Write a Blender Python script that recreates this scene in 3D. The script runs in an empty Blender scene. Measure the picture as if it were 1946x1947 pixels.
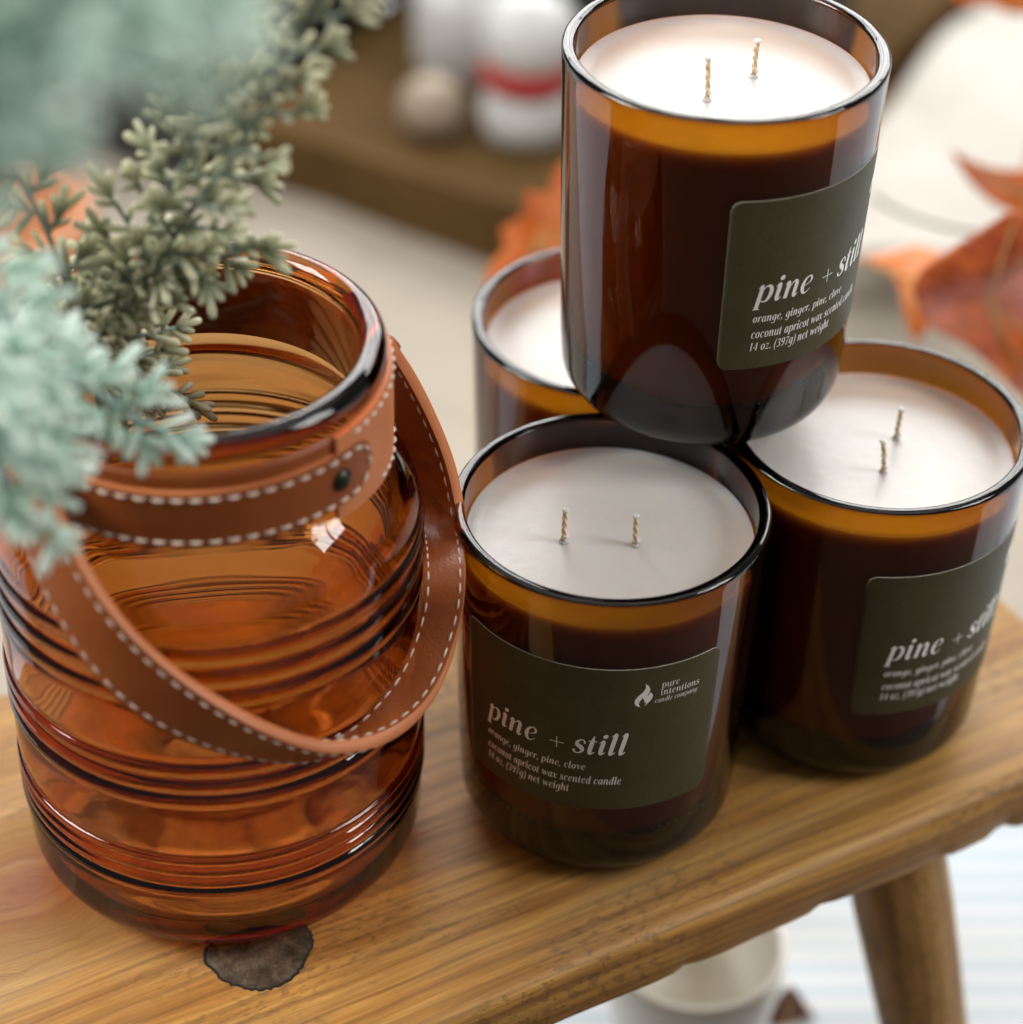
import bpy, bmesh, math, random
import numpy as np
from mathutils import Vector, Matrix
random.seed(7)
PI = math.pi
S = bpy.context.scene
COL = S.collection

# ------------------------------------------------------------------ camera
PITCH, ROLL, FPX, CH = 0.65569, 0.02742, 4407.58, 0.50439
FWD = Vector((0, math.cos(PITCH), -math.sin(PITCH)))
UP0 = Vector((0, math.sin(PITCH), math.cos(PITCH)))
R0 = Vector((1, 0, 0))
RIGHT = math.cos(ROLL) * R0 + math.sin(ROLL) * UP0
UP = -math.sin(ROLL) * R0 + math.cos(ROLL) * UP0
cam = bpy.data.cameras.new('camera'); co = bpy.data.objects.new('camera', cam); COL.objects.link(co)
co.matrix_world = Matrix(((RIGHT.x, UP.x, -FWD.x, 0), (RIGHT.y, UP.y, -FWD.y, 0), (RIGHT.z, UP.z, -FWD.z, CH), (0, 0, 0, 1)))
cam.sensor_fit = 'HORIZONTAL'; cam.sensor_width = 36; cam.lens = FPX / 1946 * 36
cam.clip_start = 0.02; cam.clip_end = 100
cam.dof.use_dof = True; cam.dof.focus_distance = 0.645; cam.dof.aperture_fstop = cam.lens / 16.0
cam.dof.aperture_blades = 0
S.camera = co
S.render.resolution_x = 1023; S.render.resolution_y = 1024

# ------------------------------------------------------------------ light
w = bpy.data.worlds.new('World'); S.world = w; w.use_nodes = True
w.node_tree.nodes['Background'].inputs[0].default_value = (1.0, 0.97, 0.93, 1)
w.node_tree.nodes['Background'].inputs[1].default_value = 0.15
def area(name, loc, target, sx, sy, power, color=(1, 1, 1)):
    l = bpy.data.lights.new(name, 'AREA'); l.shape = 'RECTANGLE'; l.size = sx; l.size_y = sy
    l.energy = power; l.color = color
    o = bpy.data.objects.new(name, l); COL.objects.link(o)
    o.location = loc
    o.rotation_euler = (Vector(target) - Vector(loc)).to_track_quat('-Z', 'Y').to_euler()
    return o
def window(name, center, target, cols, rows, pw, ph, gap, power, color):
    c = Vector(center); z = (c - Vector(target)).normalized()
    x = Vector((0, 0, 1)).cross(z).normalized(); y = z.cross(x)
    for i in range(cols):
        for j in range(rows):
            p = c + x * ((i - (cols - 1) / 2) * (pw + gap)) + y * ((j - (rows - 1) / 2) * (ph + gap))
            o = area(name, p, (0, 0, 0), pw, ph, power, color)
            o.matrix_world = Matrix(((x.x, y.x, z.x, p.x), (x.y, y.y, z.y, p.y), (x.z, y.z, z.z, p.z), (0, 0, 0, 1)))
# paned window to the right of the table, big daylight window behind on the right, added fill panes on the left to brighten the sprigs
window('window_and_fill_light', (1.45, 0.25, 1.15), (0, .5, .05), 2, 3, .27, .27, .04, 3.0, (1.0, .98, .95))
window('window_and_fill_light', (0.25, 2.75, 1.30), (.05, .5, .1), 6, 3, .52, .40, .05, 4.7, (1.0, .985, .96))
window('window_and_fill_light', (-1.7, 0.35, 1.35), (-.1, .4, .2), 2, 2, .42, .42, .05, 10.0, (1.0, .98, .95))
area('overhead_fill', (-.1, 1.0, 2.3), (-.1, 1.0, 0), 2.6, 2.2, 14.0, (1.0, .98, .95))  # softbox added overhead, out of view, to brighten tops and rims
S.view_settings.view_transform = 'Standard'; S.view_settings.look = 'None'
S.view_settings.exposure = 0.20; S.view_settings.gamma = 1.0
cy = S.cycles
cy.max_bounces = 24; cy.transmission_bounces = 20; cy.glossy_bounces = 8; cy.diffuse_bounces = 5
cy.transparent_max_bounces = 12; cy.caustics_refractive = True; cy.caustics_reflective = True
cy.blur_glossy = 0.3; cy.sample_clamp_indirect = 6.0
cy.use_denoising = True
try: cy.denoiser = 'OPENIMAGEDENOISE'; cy.denoising_prefilter = 'ACCURATE'
except Exception: pass

# ------------------------------------------------------------------ helpers
def ray(x, y): return FWD + RIGHT * ((x - 973) / FPX) - UP * ((y - 973.5) / FPX)
CAM = Vector((0, 0, CH))
def at(x, y, k): return CAM + ray(x, y) * k                # point seen at photo pixel x, y at depth k metres
def onz(x, y, z):
    d = ray(x, y); return CAM + d * ((z - CH) / d.z)
def tag(o, label=None, cat=None, group=None, kind=None):
    if label: o['label'] = label
    if cat: o['category'] = cat
    if group: o['group'] = group
    if kind: o['kind'] = kind
    return o
def empty(name, loc=(0, 0, 0)):
    o = bpy.data.objects.new(name, None); COL.objects.link(o); o.location = loc; o.empty_display_size = .02
    return o
def mesh_obj(name, verts, faces, mats, parent=None, smooth=True, loc=None, fmats=None):
    me = bpy.data.meshes.new(name); me.from_pydata([tuple(v) for v in verts], [], faces)
    for m in (mats if isinstance(mats, (list, tuple)) else [mats]): me.materials.append(m)
    if fmats is not None: me.polygons.foreach_set('material_index', fmats)
    if smooth: me.polygons.foreach_set('use_smooth', [True] * len(me.polygons))
    me.update()
    o = bpy.data.objects.new(name, me); COL.objects.link(o)
    if parent: o.parent = parent
    if loc is not None: o.location = loc
    return o
class MB:
    def __init__(s): s.v = []; s.f = []; s.m = []
    def add(s, v, f, m=0):
        b = len(s.v); s.v += [tuple(p) for p in v]; s.f += [tuple(i + b for i in q) for q in f]; s.m += [m] * len(f)
    def build(s, name, mats, parent=None, smooth=True, loc=None): return mesh_obj(name, s.v, s.f, mats, parent, smooth, loc, s.m)
def lathe(profile, n=128, closed=False):
    """profile of (r, z); r==0 ends become poles. closed: last joins first"""
    v = []; f = []; idx = []
    for r, z in profile:
        if r < 1e-7: idx.append([len(v)]); v.append((0, 0, z))
        else:
            idx.append(list(range(len(v), len(v) + n)))
            v += [(r * math.cos(2 * PI * i / n), r * math.sin(2 * PI * i / n), z) for i in range(n)]
    pairs = list(zip(idx, idx[1:])) + ([(idx[-1], idx[0])] if closed else [])
    for a, b in pairs:
        for i in range(n):
            j = (i + 1) % n
            if len(a) == 1 and len(b) == 1: continue
            if len(a) == 1: f.append((a[0], b[j], b[i]))
            elif len(b) == 1: f.append((a[i], a[j], b[0]))
            else: f.append((a[i], a[j], b[j], b[i]))
    return v, f
def catmull(P, n=8):
    P = [tuple(p) for p in P]; out = []
    Q = [tuple(2 * a - b for a, b in zip(P[0], P[1]))] + P + [tuple(2 * a - b for a, b in zip(P[-1], P[-2]))]
    for i in range(1, len(Q) - 2):
        for k in range(n):
            t = k / n
            out.append(tuple(.5 * (2 * p1 + (p2 - p0) * t + (2 * p0 - 5 * p1 + 4 * p2 - p3) * t * t + (3 * p1 - p0 - 3 * p2 + p3) * t ** 3)
                             for p0, p1, p2, p3 in zip(Q[i - 1], Q[i], Q[i + 1], Q[i + 2])))
    out.append(P[-1]); return out
def arc(cx, cz, r, a0, a1, n=8): return [(cx + r * math.cos(a0 + (a1 - a0) * i / n), cz + r * math.sin(a0 + (a1 - a0) * i / n)) for i in range(n + 1)]
def tube(mb, P, rad, sides=10, m=0, caps=True):
    P = [Vector(p) for p in P]; n = len(P); rings = []
    t0 = (P[1] - P[0]).normalized(); ref = Vector((0, 0, 1)) if abs(t0.z) < .9 else Vector((1, 0, 0))
    u = t0.cross(ref).normalized()
    v = []; f = []
    for i, p in enumerate(P):
        t = (P[min(i + 1, n - 1)] - P[max(i - 1, 0)]).normalized()
        u = (u - t * u.dot(t)).normalized(); b = t.cross(u)
        r = rad[i] if isinstance(rad, (list, tuple)) else rad
        for k in range(sides):
            a = 2 * PI * k / sides; v.append(p + u * (r * math.cos(a)) + b * (r * math.sin(a)))
    for i in range(n - 1):
        for k in range(sides):
            l = (k + 1) % sides; f.append((i * sides + k, i * sides + l, (i + 1) * sides + l, (i + 1) * sides + k))
    if caps: f.append(tuple(range(sides))[::-1]); f.append(tuple((n - 1) * sides + k for k in range(sides)))
    mb.add(v, f, m)

# ------------------------------------------------------------------ materials
class N:
    """small node-graph helper"""
    def __init__(s, name):
        s.mat = bpy.data.materials.new(name); s.mat.use_nodes = True; s.t = s.mat.node_tree; s.t.nodes.clear()
        s.out = s.t.nodes.new('ShaderNodeOutputMaterial')
    def n(s, typ, ins=None, **kw):
        nd = s.t.nodes.new(typ)
        for k, v in kw.items(): setattr(nd, k, v)
        for k, v in (ins or {}).items():
            if hasattr(v, 'is_output') or isinstance(v, bpy.types.NodeSocket): s.t.links.new(v, nd.inputs[k])
            else: nd.inputs[k].default_value = v
        return nd
    def math(s, op, a, b=0.0, c=0.0, clamp=False): return s.n('ShaderNodeMath', {0: a, 1: b, 2: c}, operation=op, use_clamp=clamp).outputs[0]
    def mix(s, fac, a, b, blend='MIX'):
        nd = s.n('ShaderNodeMix', data_type='RGBA', blend_type=blend)
        for k, v in ((0, fac), (6, a), (7, b)):
            if isinstance(v, bpy.types.NodeSocket): s.t.links.new(v, nd.inputs[k])
            else: nd.inputs[k].default_value = v
        return nd.outputs[2]
    def ramp(s, fac, stops, interp='LINEAR'):
        nd = s.n('ShaderNodeValToRGB', {0: fac}); nd.color_ramp.interpolation = interp
        e = nd.color_ramp.elements
        while len(e) < len(stops): e.new(.5)
        for q, (p, c) in zip(e, stops): q.position = p; q.color = c if len(c) == 4 else (*c, 1)
        return nd.outputs[0]
    def noise(s, vec, scale, detail=4, rough=.55, dist=0.0):
        return s.n('ShaderNodeTexNoise', {'Vector': vec, 'Scale': scale, 'Detail': detail, 'Roughness': rough, 'Distortion': dist}).outputs[0]
    def obj(s): return s.n('ShaderNodeTexCoord').outputs['Object']
    def mapping(s, vec, loc=(0, 0, 0), rot=(0, 0, 0), sc=(1, 1, 1)):
        return s.n('ShaderNodeMapping', {'Vector': vec, 'Location': loc, 'Rotation': rot, 'Scale': sc}).outputs[0]
    def bump(s, h, strength=.3, dist=.001): return s.n('ShaderNodeBump', {'Height': h, 'Strength': strength, 'Distance': dist}).outputs[0]
    def principled(s, **ins):
        nd = s.n('ShaderNodeBsdfPrincipled')
        for k, v in ins.items():
            k = k.replace('_', ' ')
            if isinstance(v, bpy.types.NodeSocket): s.t.links.new(v, nd.inputs[k])
            else: nd.inputs[k].default_value = (*v, 1) if isinstance(v, tuple) and len(v) == 3 and k != 'Subsurface Radius' else v
        s.t.links.new(nd.outputs[0], s.out.inputs[0]); return nd
def simple(name, color, rough=.5, var=.12, scale=60, **kw):
    g = N(name); c = g.obj(); nz = g.noise(c, scale, 4)
    lo = tuple(x * (1 - var) for x in color); hi = tuple(min(1, x * (1 + var)) for x in color)
    col = g.ramp(nz, [(.3, lo), (.7, hi)])
    nz2 = g.noise(c, scale * 6, 3)
    g.principled(Base_Color=col, Roughness=rough, Normal=g.bump(nz2, .15, .0004), **kw)
    return g.mat
def glass(name, trans, thick, ior=1.5, rough=0.0, haze=.0):
    """clear surface, colour by absorption through the wall; trans = transmitted colour over 'thick' metres"""
    g = N(name)
    sig = [-math.log(t) / thick for t in trans]; d = max(sig)
    gl = g.n('ShaderNodeBsdfGlass', {'Color': (1, 1, 1, 1), 'Roughness': rough, 'IOR': ior})
    va = g.n('ShaderNodeVolumeAbsorption', {'Color': (*[1 - s_ / d for s_ in sig], 1), 'Density': d})
    g.t.links.new(gl.outputs[0], g.out.inputs['Surface']); g.t.links.new(va.outputs[0], g.out.inputs['Volume'])
    return g.mat
M = {}
M['jar_glass'] = glass('amber_jar_glass', (.42, .175, .010), .0032)
M['lantern_glass'] = glass('amber_lantern_glass', (.76, .48, .23), .0032)
def mk_wax():
    g = N('candle_wax'); c = g.obj()
    nz = g.noise(c, 28, 5, .6); nz2 = g.noise(c, 420, 3)
    col = g.ramp(nz, [(.3, (.58, .55, .52)), (.7, (.64, .61, .58))])
    g.principled(Base_Color=col, Roughness=.33, Subsurface_Weight=1.0, Subsurface_Radius=(.006, .0042, .0026), Subsurface_Scale=1.0,
                 Normal=g.bump(g.math('ADD', g.math('MULTIPLY', nz, 1.0), g.math('MULTIPLY', nz2, .05)), .30, .0020))
    return g.mat
M['wax'] = mk_wax()
def mk_wick():
    g = N('braided_cotton_wick'); c = g.obj()
    wv = g.n('ShaderNodeTexWave', {'Vector': g.mapping(c, rot=(.6, .5, 0)), 'Scale': 260, 'Distortion': 2, 'Detail': 2}).outputs[1]
    g.principled(Base_Color=g.ramp(wv, [(.2, (.62, .45, .26)), (.8, (.84, .70, .50))]), Roughness=.7, Normal=g.bump(wv, .6, .0004))
    return g.mat
M['wick'] = mk_wick()
def mk_label():
    g = N('olive_paper_label'); c = g.obj(); nz = g.noise(c, 1500, 2); nz2 = g.noise(c, 90, 3)
    f = g.math('ADD', g.math('MULTIPLY', nz, .6), g.math('MULTIPLY', nz2, .4))
    g.principled(Base_Color=g.ramp(f, [(.3, (.050, .043, .019)), (.7, (.080, .070, .034))]), Roughness=.5, Specular_IOR_Level=.25)
    return g.mat
M['label'] = mk_label()
M['label_edge'] = simple('label_cut_edge', (.55, .5, .4), .5)
M['print'] = simple('white_label_print', (.90, .88, .86), .45, .02)
def mk_leather(name, c0, c1, rough=.37):
    g = N(name); c = g.obj()
    vo = g.n('ShaderNodeTexVoronoi', {'Vector': c, 'Scale': 1100}).outputs[0]
    nz = g.noise(c, 45, 5); f = nz
    g.principled(Base_Color=g.ramp(f, [(.3, c0), (.72, c1)]), Roughness=g.ramp(nz, [(.3, (rough - .06,) * 3), (.7, (rough + .1,) * 3)]), Specular_IOR_Level=.35,
                 Normal=g.bump(vo, .25, .00025))
    return g.mat
M['leather'] = mk_leather('tan_leather', (.215, .052, .012), (.30, .080, .018))
M['leather_lit_edge'] = mk_leather('tan_leather_lit_edge', (.50, .165, .062), (.60, .22, .09), .45)  # paler leather: the light caught by the edges is put into the colour
M['thread'] = simple('cream_thread', (.72, .60, .50), .7)
M['rivet'] = simple('dark_bronze_rivet', (.05, .05, .04), .32, Metallic=.8)

U = Vector((math.cos(math.radians(30)), math.sin(math.radians(30)), 0))
V = Vector((-U.y, U.x, 0))
def mk_wood(name, knots=True, tone=1.0, grey=0.42):
    """plank wood, grain along local X"""
    g = N(name); c = g.obj()
    sep = g.n('ShaderNodeSeparateXYZ', {0: c}); x, y, z = sep.outputs
    warp = g.noise(g.mapping(c, sc=(6, 22, 6)), 1.0, 3)
    gy = g.math('ADD', y, g.math('MULTIPLY', g.math('SUBTRACT', warp, .5), .007))
    gy = g.math('ADD', gy, g.math('MULTIPLY', z, .8))
    if knots:
        kx, ky = KNOT
        dx = g.math('DIVIDE', g.math('SUBTRACT', x, kx), 2.1); dy = g.math('SUBTRACT', y, ky)
        wob = g.math('MULTIPLY', g.math('SUBTRACT', g.noise(c, 60, 3), .5), .008)
        d = g.math('ADD', g.math('SQRT', g.math('ADD', g.math('MULTIPLY', dx, dx), g.math('MULTIPLY', dy, dy))), wob)
        mask = g.ramp(d, [(.012, (1, 1, 1)), (.030, (0, 0, 0))])
        gm = g.n('ShaderNodeMix', {0: mask, 2: gy, 3: g.math('MULTIPLY', d, 1.1)}, data_type='FLOAT').outputs[0]
    else: gm = gy; mask = None
    vec = g.n('ShaderNodeCombineXYZ', {0: g.math('MULTIPLY', x, .045), 1: gm, 2: g.math('MULTIPLY', z, .2)}).outputs[0]
    rings = g.noise(vec, 120, 5, .6)                      # broad year-ring bands
    fine = g.noise(vec, 700, 4, .65)                     # fibres
    blot = g.noise(g.mapping(c, sc=(9, 26, 20)), 1.0, 4, .6)
    lines = g.n('ShaderNodeTexWave', {'Vector': vec, 'Scale': 48, 'Distortion': 5, 'Detail': 4, 'Detail Scale': 1.5}, bands_direction='Y').outputs[1]
    base = g.ramp(rings, [(.30, (.30 * tone, .135 * tone, .030 * tone)), (.46, (.50 * tone, .245 * tone, .055 * tone)),
                          (.60, (.62 * tone, .345 * tone, .090 * tone)), (.75, (.43 * tone, .195 * tone, .042 * tone))])
    base = g.mix(g.math('MULTIPLY', g.ramp(lines, [(.0, (1, 1, 1)), (.18, (0, 0, 0))]), .42), base, (.15 * tone, .062 * tone, .020 * tone, 1))
    base = g.mix(g.math('MULTIPLY', g.ramp(fine, [(.38, (1, 1, 1)), (.6, (0, 0, 0))]), .42), base, (.17 * tone, .080 * tone, .030 * tone, 1))
    base = g.mix(g.math('MULTIPLY', g.ramp(blot, [(.48, (0, 0, 0)), (.72, (1, 1, 1))]), grey), base, (.40 * tone, .29 * tone, .165 * tone, 1))
    # dark ticks and specks of a reclaimed board, in patches
    spk = g.noise(g.mapping(c, sc=(240, 520, 300)), 1.0, 3, .6)
    patch = g.ramp(g.noise(g.mapping(c, loc=(.3, .1, 0), sc=(12, 34, 20)), 1.0, 3), [(.46, (0, 0, 0)), (.58, (1, 1, 1))])
    sm = g.math('MULTIPLY', g.ramp(spk, [(.52, (0, 0, 0)), (.60, (1, 1, 1))]), patch)
    tick = g.noise(g.mapping(c, loc=(.7, 0, 0), sc=(190, 34, 40)), 1.0, 3, .5)
    tk = g.math('MULTIPLY', g.ramp(tick, [(.66, (0, 0, 0)), (.71, (1, 1, 1))]), patch)
    sm = g.math('MAXIMUM', g.math('MULTIPLY', sm, .42), g.math('MULTIPLY', tk, .6))
    base = g.mix(sm, base, (.075, .048, .028, 1))
    if knots:
        km = g.ramp(d, [(.004, (1, 1, 1)), (.026, (0, 0, 0))])
        base = g.mix(g.math('MULTIPLY', km, .75), base, (.24, .065, .024, 1))
    h = g.math('SUBTRACT', g.math('ADD', g.math('MULTIPLY', fine, .5), rings), g.math('MULTIPLY', sm, .8))
    g.principled(Base_Color=base, Roughness=g.ramp(fine, [(.3, (.58,) * 3), (.7, (.44,) * 3)]), Specular_IOR_Level=.4, Normal=g.bump(h, .5, .0006))
    return g.mat
_k = onz(45, 1690, 0); KNOT = (_k.dot(U), _k.dot(V))
M['wood'] = mk_wood('pine_board', True, .86)
M['leg_wood'] = mk_wood('turned_leg_wood', False, .80, .15)
def mk_knot():
    g = N('dark_knot_wood'); c = g.obj()
    nz = g.noise(c, 130, 5, .7); n2 = g.noise(c, 900, 3)
    f = g.math('ADD', g.math('MULTIPLY', nz, .75), g.math('MULTIPLY', n2, .25))
    g.principled(Base_Color=g.ramp(f, [(.36, (.028, .019, .011)), (.5, (.075, .052, .033)), (.70, (.19, .14, .09))]), Roughness=.7, Specular_IOR_Level=.2, Normal=g.bump(f, .6, .0008))
    return g.mat
M['knot'] = mk_knot()
M['gap'] = simple('crack_dark', (.018, .013, .009), .9)  # near-black colour of the crack ring round the knot

# ------------------------------------------------------------------ setting
FZ = -0.22
def mk_floor():
    g = N('white_striped_cloth'); c = g.obj()
    sep = g.n('ShaderNodeSeparateXYZ', {0: c}); y = sep.outputs[1]; x = sep.outputs[0]
    wv = g.noise(g.mapping(c, rot=(0, 0, .05), sc=(1.2, 34, 1)), 1.0, 2)
    s_ = g.math('SINE', g.math('MULTIPLY', g.math('ADD', y, g.math('MULTIPLY', x, -.05)), 2 * PI / .0125))
    f = g.math('ADD', g.math('MULTIPLY', g.math('MULTIPLY', s_, .35), wv), wv)
    g.principled(Base_Color=g.ramp(f, [(.30, (.44, .53, .59)), (.5, (.56, .61, .64)), (.7, (.63, .65, .66))]), Roughness=.8,
                 Normal=g.bump(g.noise(c, 500, 2), .2, .0005))
    return g.mat
M['floor'] = mk_floor()
M['ground'] = simple('dark_stained_floor', (.075, .050, .032), .6, .2, 12)
fl = mesh_obj('floor', [(-8, -6, FZ - .004), (8, -6, FZ - .004), (8, 11, FZ - .004), (-8, 11, FZ - .004)], [(0, 1, 2, 3)], M['ground'], smooth=False)
tag(fl, kind='structure')
fc_ = mesh_obj('striped_cloth', [(-2.2, .50, FZ - .003), (2.2, .50, FZ - .003), (2.2, 3.4, FZ - .003), (-2.2, 3.4, FZ - .003), (-2.2, .50, FZ), (2.2, .50, FZ), (2.2, 3.4, FZ), (-2.2, 3.4, FZ)],
               [(3, 2, 1, 0), (4, 5, 6, 7), (0, 1, 5, 4), (1, 2, 6, 5), (2, 3, 7, 6), (3, 0, 4, 7)], M['floor'], smooth=False)
tag(fc_, 'white cloth with faint pale blue stripes spread under the bench', 'cloth')

def sheet(name, px, z, mat, thick=.003, amp=.0, seed=0, parent=None, grid=24):
    """cloth lying near height z; corners given as four photo pixels (bilinear), with soft folds"""
    A = [onz(x, y, z) for x, y in px]; v = []; f = []; rr = random.Random(seed)
    ph = [rr.uniform(0, 6) for _ in range(6)]
    for i in range(grid + 1):
        for j in range(grid + 1):
            s, t = i / grid, j / grid
            p = (A[0] * (1 - s) + A[1] * s) * (1 - t) + (A[3] * (1 - s) + A[2] * s) * t
            p = p + Vector((0, 0, amp * (math.sin(9 * p.x + 7 * p.y + ph[0]) + .6 * math.sin(23 * p.x - 11 * p.y + ph[1]) + .5 * abs(math.sin(31 * p.x + 6 * p.y + ph[2])) + 1.6)))
            v.append(p)
    for i in range(grid):
        for j in range(grid):
            a = i * (grid + 1) + j; f.append((a, a + grid + 1, a + grid + 2, a + 1))
    o = mesh_obj(name, v, f, mat, parent)
    md = o.modifiers.new('thickness', 'SOLIDIFY'); md.thickness = thick; md.offset = 1
    return o
M['beige'] = simple('beige_linen', (.36, .32, .26), .85, .06, 30)
bc = sheet('linen_cloth', [(-900, 1480), (1925, 1500), (2300, 420), (-900, 100)], FZ, M['beige'], .004, .0035, 1)
tag(bc, 'smooth beige linen cloth spread behind and below the wooden bench', 'cloth')

# ------------------------------------------------------------------ bench
bench = empty('wooden_bench', (0, 0, 0))
tag(bench, 'rustic pine bench with dark knot and splayed leg, carrying the candles and amber lantern', 'bench')
u0, u1, v0, v1, TH = -0.22, .455, .3735, .562, .0235
def plank():
    nu = 150; prof = []
    rr = .0055
    # cross-section loop in (v, z), counter-clockwise
    pts = []
    nv = 26
    for i in range(nv + 1): pts.append((v0 + rr + (v1 - v0 - 2 * rr) * i / nv, 0))
    pts += [(v1 - rr + rr * math.sin(a), -rr + rr * math.cos(a)) for a in [PI / 2 * k / 5 for k in range(1, 6)]]
    pts += [(v1, -TH + .002), (v1 - .002, -TH)]
    pts += [(v1 - (v1 - v0) * k / 5, -TH) for k in range(1, 5)]
    pts += [(v0 + .003, -TH), (v0, -TH + .003), (v0, -TH * .5)]
    pts += [(v0 + rr - rr * math.cos(a), -rr + rr * math.sin(a)) for a in [PI / 2 * k / 6 for k in range(0, 6)]]
    n = len(pts); v = []; f = []
    rnd = random.Random(3)
    def wob(s, k): return math.sin(s * 17 + k) * .5 + math.sin(s * 43 + 2.1 * k) * .3 + math.sin(s * 97 + k * 5) * .2
    for i in range(nu + 1):
        s = i / nu; uu = u0 + (u1 - u0) * s
        for k, (vv, zz) in enumerate(pts):
            e = 0
            if vv < v0 + rr + 1e-6: e = .00035 * wob(uu * 2.2, 1)                                # wavy worn front edge
            if vv < v0 + .004 and zz < -TH + .004:
                e += .0003 * wob(uu * 3, 4)
                for cu, cw, cd in ((.372, .003, .0012), (.398, .0035, .0016), (.402, .002, .0014), (.33, .003, .0009), (.28, .003, .0008)):   # chips
                    e += cd * math.exp(-((uu - cu) / cw) ** 2)
            ee = e if vv < v0 + .01 else 0
            zz2 = zz + (ee * .8 if zz < -TH + .004 else 0)
            du = 0
            v.append((uu + du + (0 if i < nu else .004 * (vv - v1) / (v1 - v0)), vv + ee, zz2))
    for i in range(nu):
        for k in range(n):
            l = (k + 1) % n; f.append((i * n + k, (i + 1) * n + k, (i + 1) * n + l, i * n + l))
    f.append(tuple(range(n))); f.append(tuple(nu * n + k for k in range(n))[::-1])
    return v, f
v, f = plank()
pl = mesh_obj('seat', v, f, M['wood'], bench)
pl.rotation_euler = (0, 0, math.radians(30))
for p_ in pl.data.polygons:
    if len(p_.vertices) > 8: p_.use_smooth = False
# dark knot set in the board (photo outline on the table plane, slightly domed) with a cracked dark rim
kout = [(392, 1830), (398, 1800), (430, 1778), (480, 1768), (540, 1762), (578, 1766), (592, 1785), (586, 1815), (570, 1845), (540, 1870), (500, 1882), (460, 1878), (425, 1862)]
kp = [onz(x, y, 0) for x, y in kout]; kc = sum(kp, Vector()) / len(kp)
def blob(name, scale, z, zc, mat, jit=.0):
    P = catmull([tuple(p) for p in kp + kp[:1]], 6)[:-1]; rnd = random.Random(5)
    v = [Vector((kc.x, kc.y, zc))]; rings = 5; n = len(P)
    for r in range(1, rings + 1):
        t = r / rings
        for p in P:
            q = kc + (Vector(p) - kc) * (scale * t + (jit * rnd.uniform(-1, 1) if r == rings else 0)); v.append(Vector((q.x, q.y, zc + (z - zc) * t ** 3)))
    f = [(0, 1 + k, 1 + (k + 1) % n) for k in range(n)]
    for r in range(rings - 1):
        for k in range(n):
            l = (k + 1) % n; a = 1 + r * n; f.append((a + k, a + n + k, a + n + l, a + l))
    b = len(v); q0 = 1 + (rings - 1) * n
    for k in range(n): v.append(Vector((v[q0 + k].x, v[q0 + k].y, -.001)))
    for k in range(n): l = (k + 1) % n; f.append((q0 + k, b + k, b + l, q0 + l))
    return mesh_obj(name, v, f, mat, bench)
def lens(name, out, z, mat, cx_=None):
    P = [onz(x, y, 0) for x, y in out]; P = [Vector(p) for p in catmull([tuple(p) for p in P + P[:1]], 5)[:-1]]; c = sum(P, Vector()) / len(P); n = len(P)
    v = [Vector((c.x, c.y, z))]; f = []
    for r in (.5, .9, 1): v += [Vector((c.x + (p.x - c.x) * r, c.y + (p.y - c.y) * r, z if r < .95 else .00003)) for p in P]
    f += [(0, 1 + k, 1 + (k + 1) % n) for k in range(n)]
    for r in range(2): f += [(1 + r * n + k, 1 + (r + 1) * n + k, 1 + (r + 1) * n + (k + 1) % n, 1 + r * n + (k + 1) % n) for k in range(n)]
    return mesh_obj(name, v, f, mat, bench)
def mk_spike():
    g = N('spike_knot_wood'); c = g.obj(); a_ = onz(5, 1560, 0); b_ = onz(112, 1845, 0); an = math.atan2((b_ - a_).y, (b_ - a_).x)
    q = g.mapping(g.mapping(c, rot=(0, 0, -an)), sc=(60, 700, 60)); nz = g.noise(q, 1.0, 5, .65)
    g.principled(Base_Color=g.ramp(nz, [(.30, (.15, .055, .020)), (.45, (.32, .135, .045)), (.60, (.40, .20, .075)), (.75, (.30, .13, .045))]), Roughness=.45, Normal=g.bump(nz, .5, .0006))
    return g.mat
M['spike'] = mk_spike(); M['spike_gap'] = simple('spike_crack_shadow', (.07, .035, .016), .8)
blob('knot_crack', 1.035, .00025, .0003, M['gap'], .03)
blob('knot', .975, .0003, .0011, M['knot'], .03)
def leg(top, foot, r0, r1):
    d = (foot - top); L = d.length; z = d.normalized()
    prof = [(r0 * .9, 0), (r0, .01), (r0 * 1.02, L * .25), (r1 * 1.05, L * .7), (r1, L - .004), (r1 * .85, L)]
    n = 40; v = []; f = []
    for rr, s in prof:
        for k in range(n):
            a = 2 * PI * k / n; wv = 1 + .02 * math.sin(3 * a + s * 20); v.append((s, rr * wv * math.cos(a), rr * wv * math.sin(a)))
    for i in range(len(prof) - 1):
        for k in range(n): l = (k + 1) % n; f.append((i * n + k, i * n + l, (i + 1) * n + l, (i + 1) * n + k))
    f.append(tuple(range(n))[::-1]); f.append(tuple((len(prof) - 1) * n + k for k in range(n)))
    o = mesh_obj('leg', v, f, M['leg_wood'], bench)
    q = z.to_track_quat('X', 'Z'); o.rotation_euler = q.to_euler(); o.location = top
    return o
def onv(x, y, vv):
    d = ray(x, y); return CAM + d * ((vv - CAM.dot(V)) / d.dot(V))
_a, _b = onv(1716, 1700, v0 + .028), onv(1758, 1960, v0 + .020); _d = (_b - _a) / (_a.z - _b.z)
lt = _a + _d * (_a.z + TH - .001); lf = _a + _d * (_a.z - FZ - .002)
leg(lt, lf, .0165, .0140)
dirf = lf - lt; du_, dv_ = dirf.dot(U), dirf.dot(V)
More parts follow.
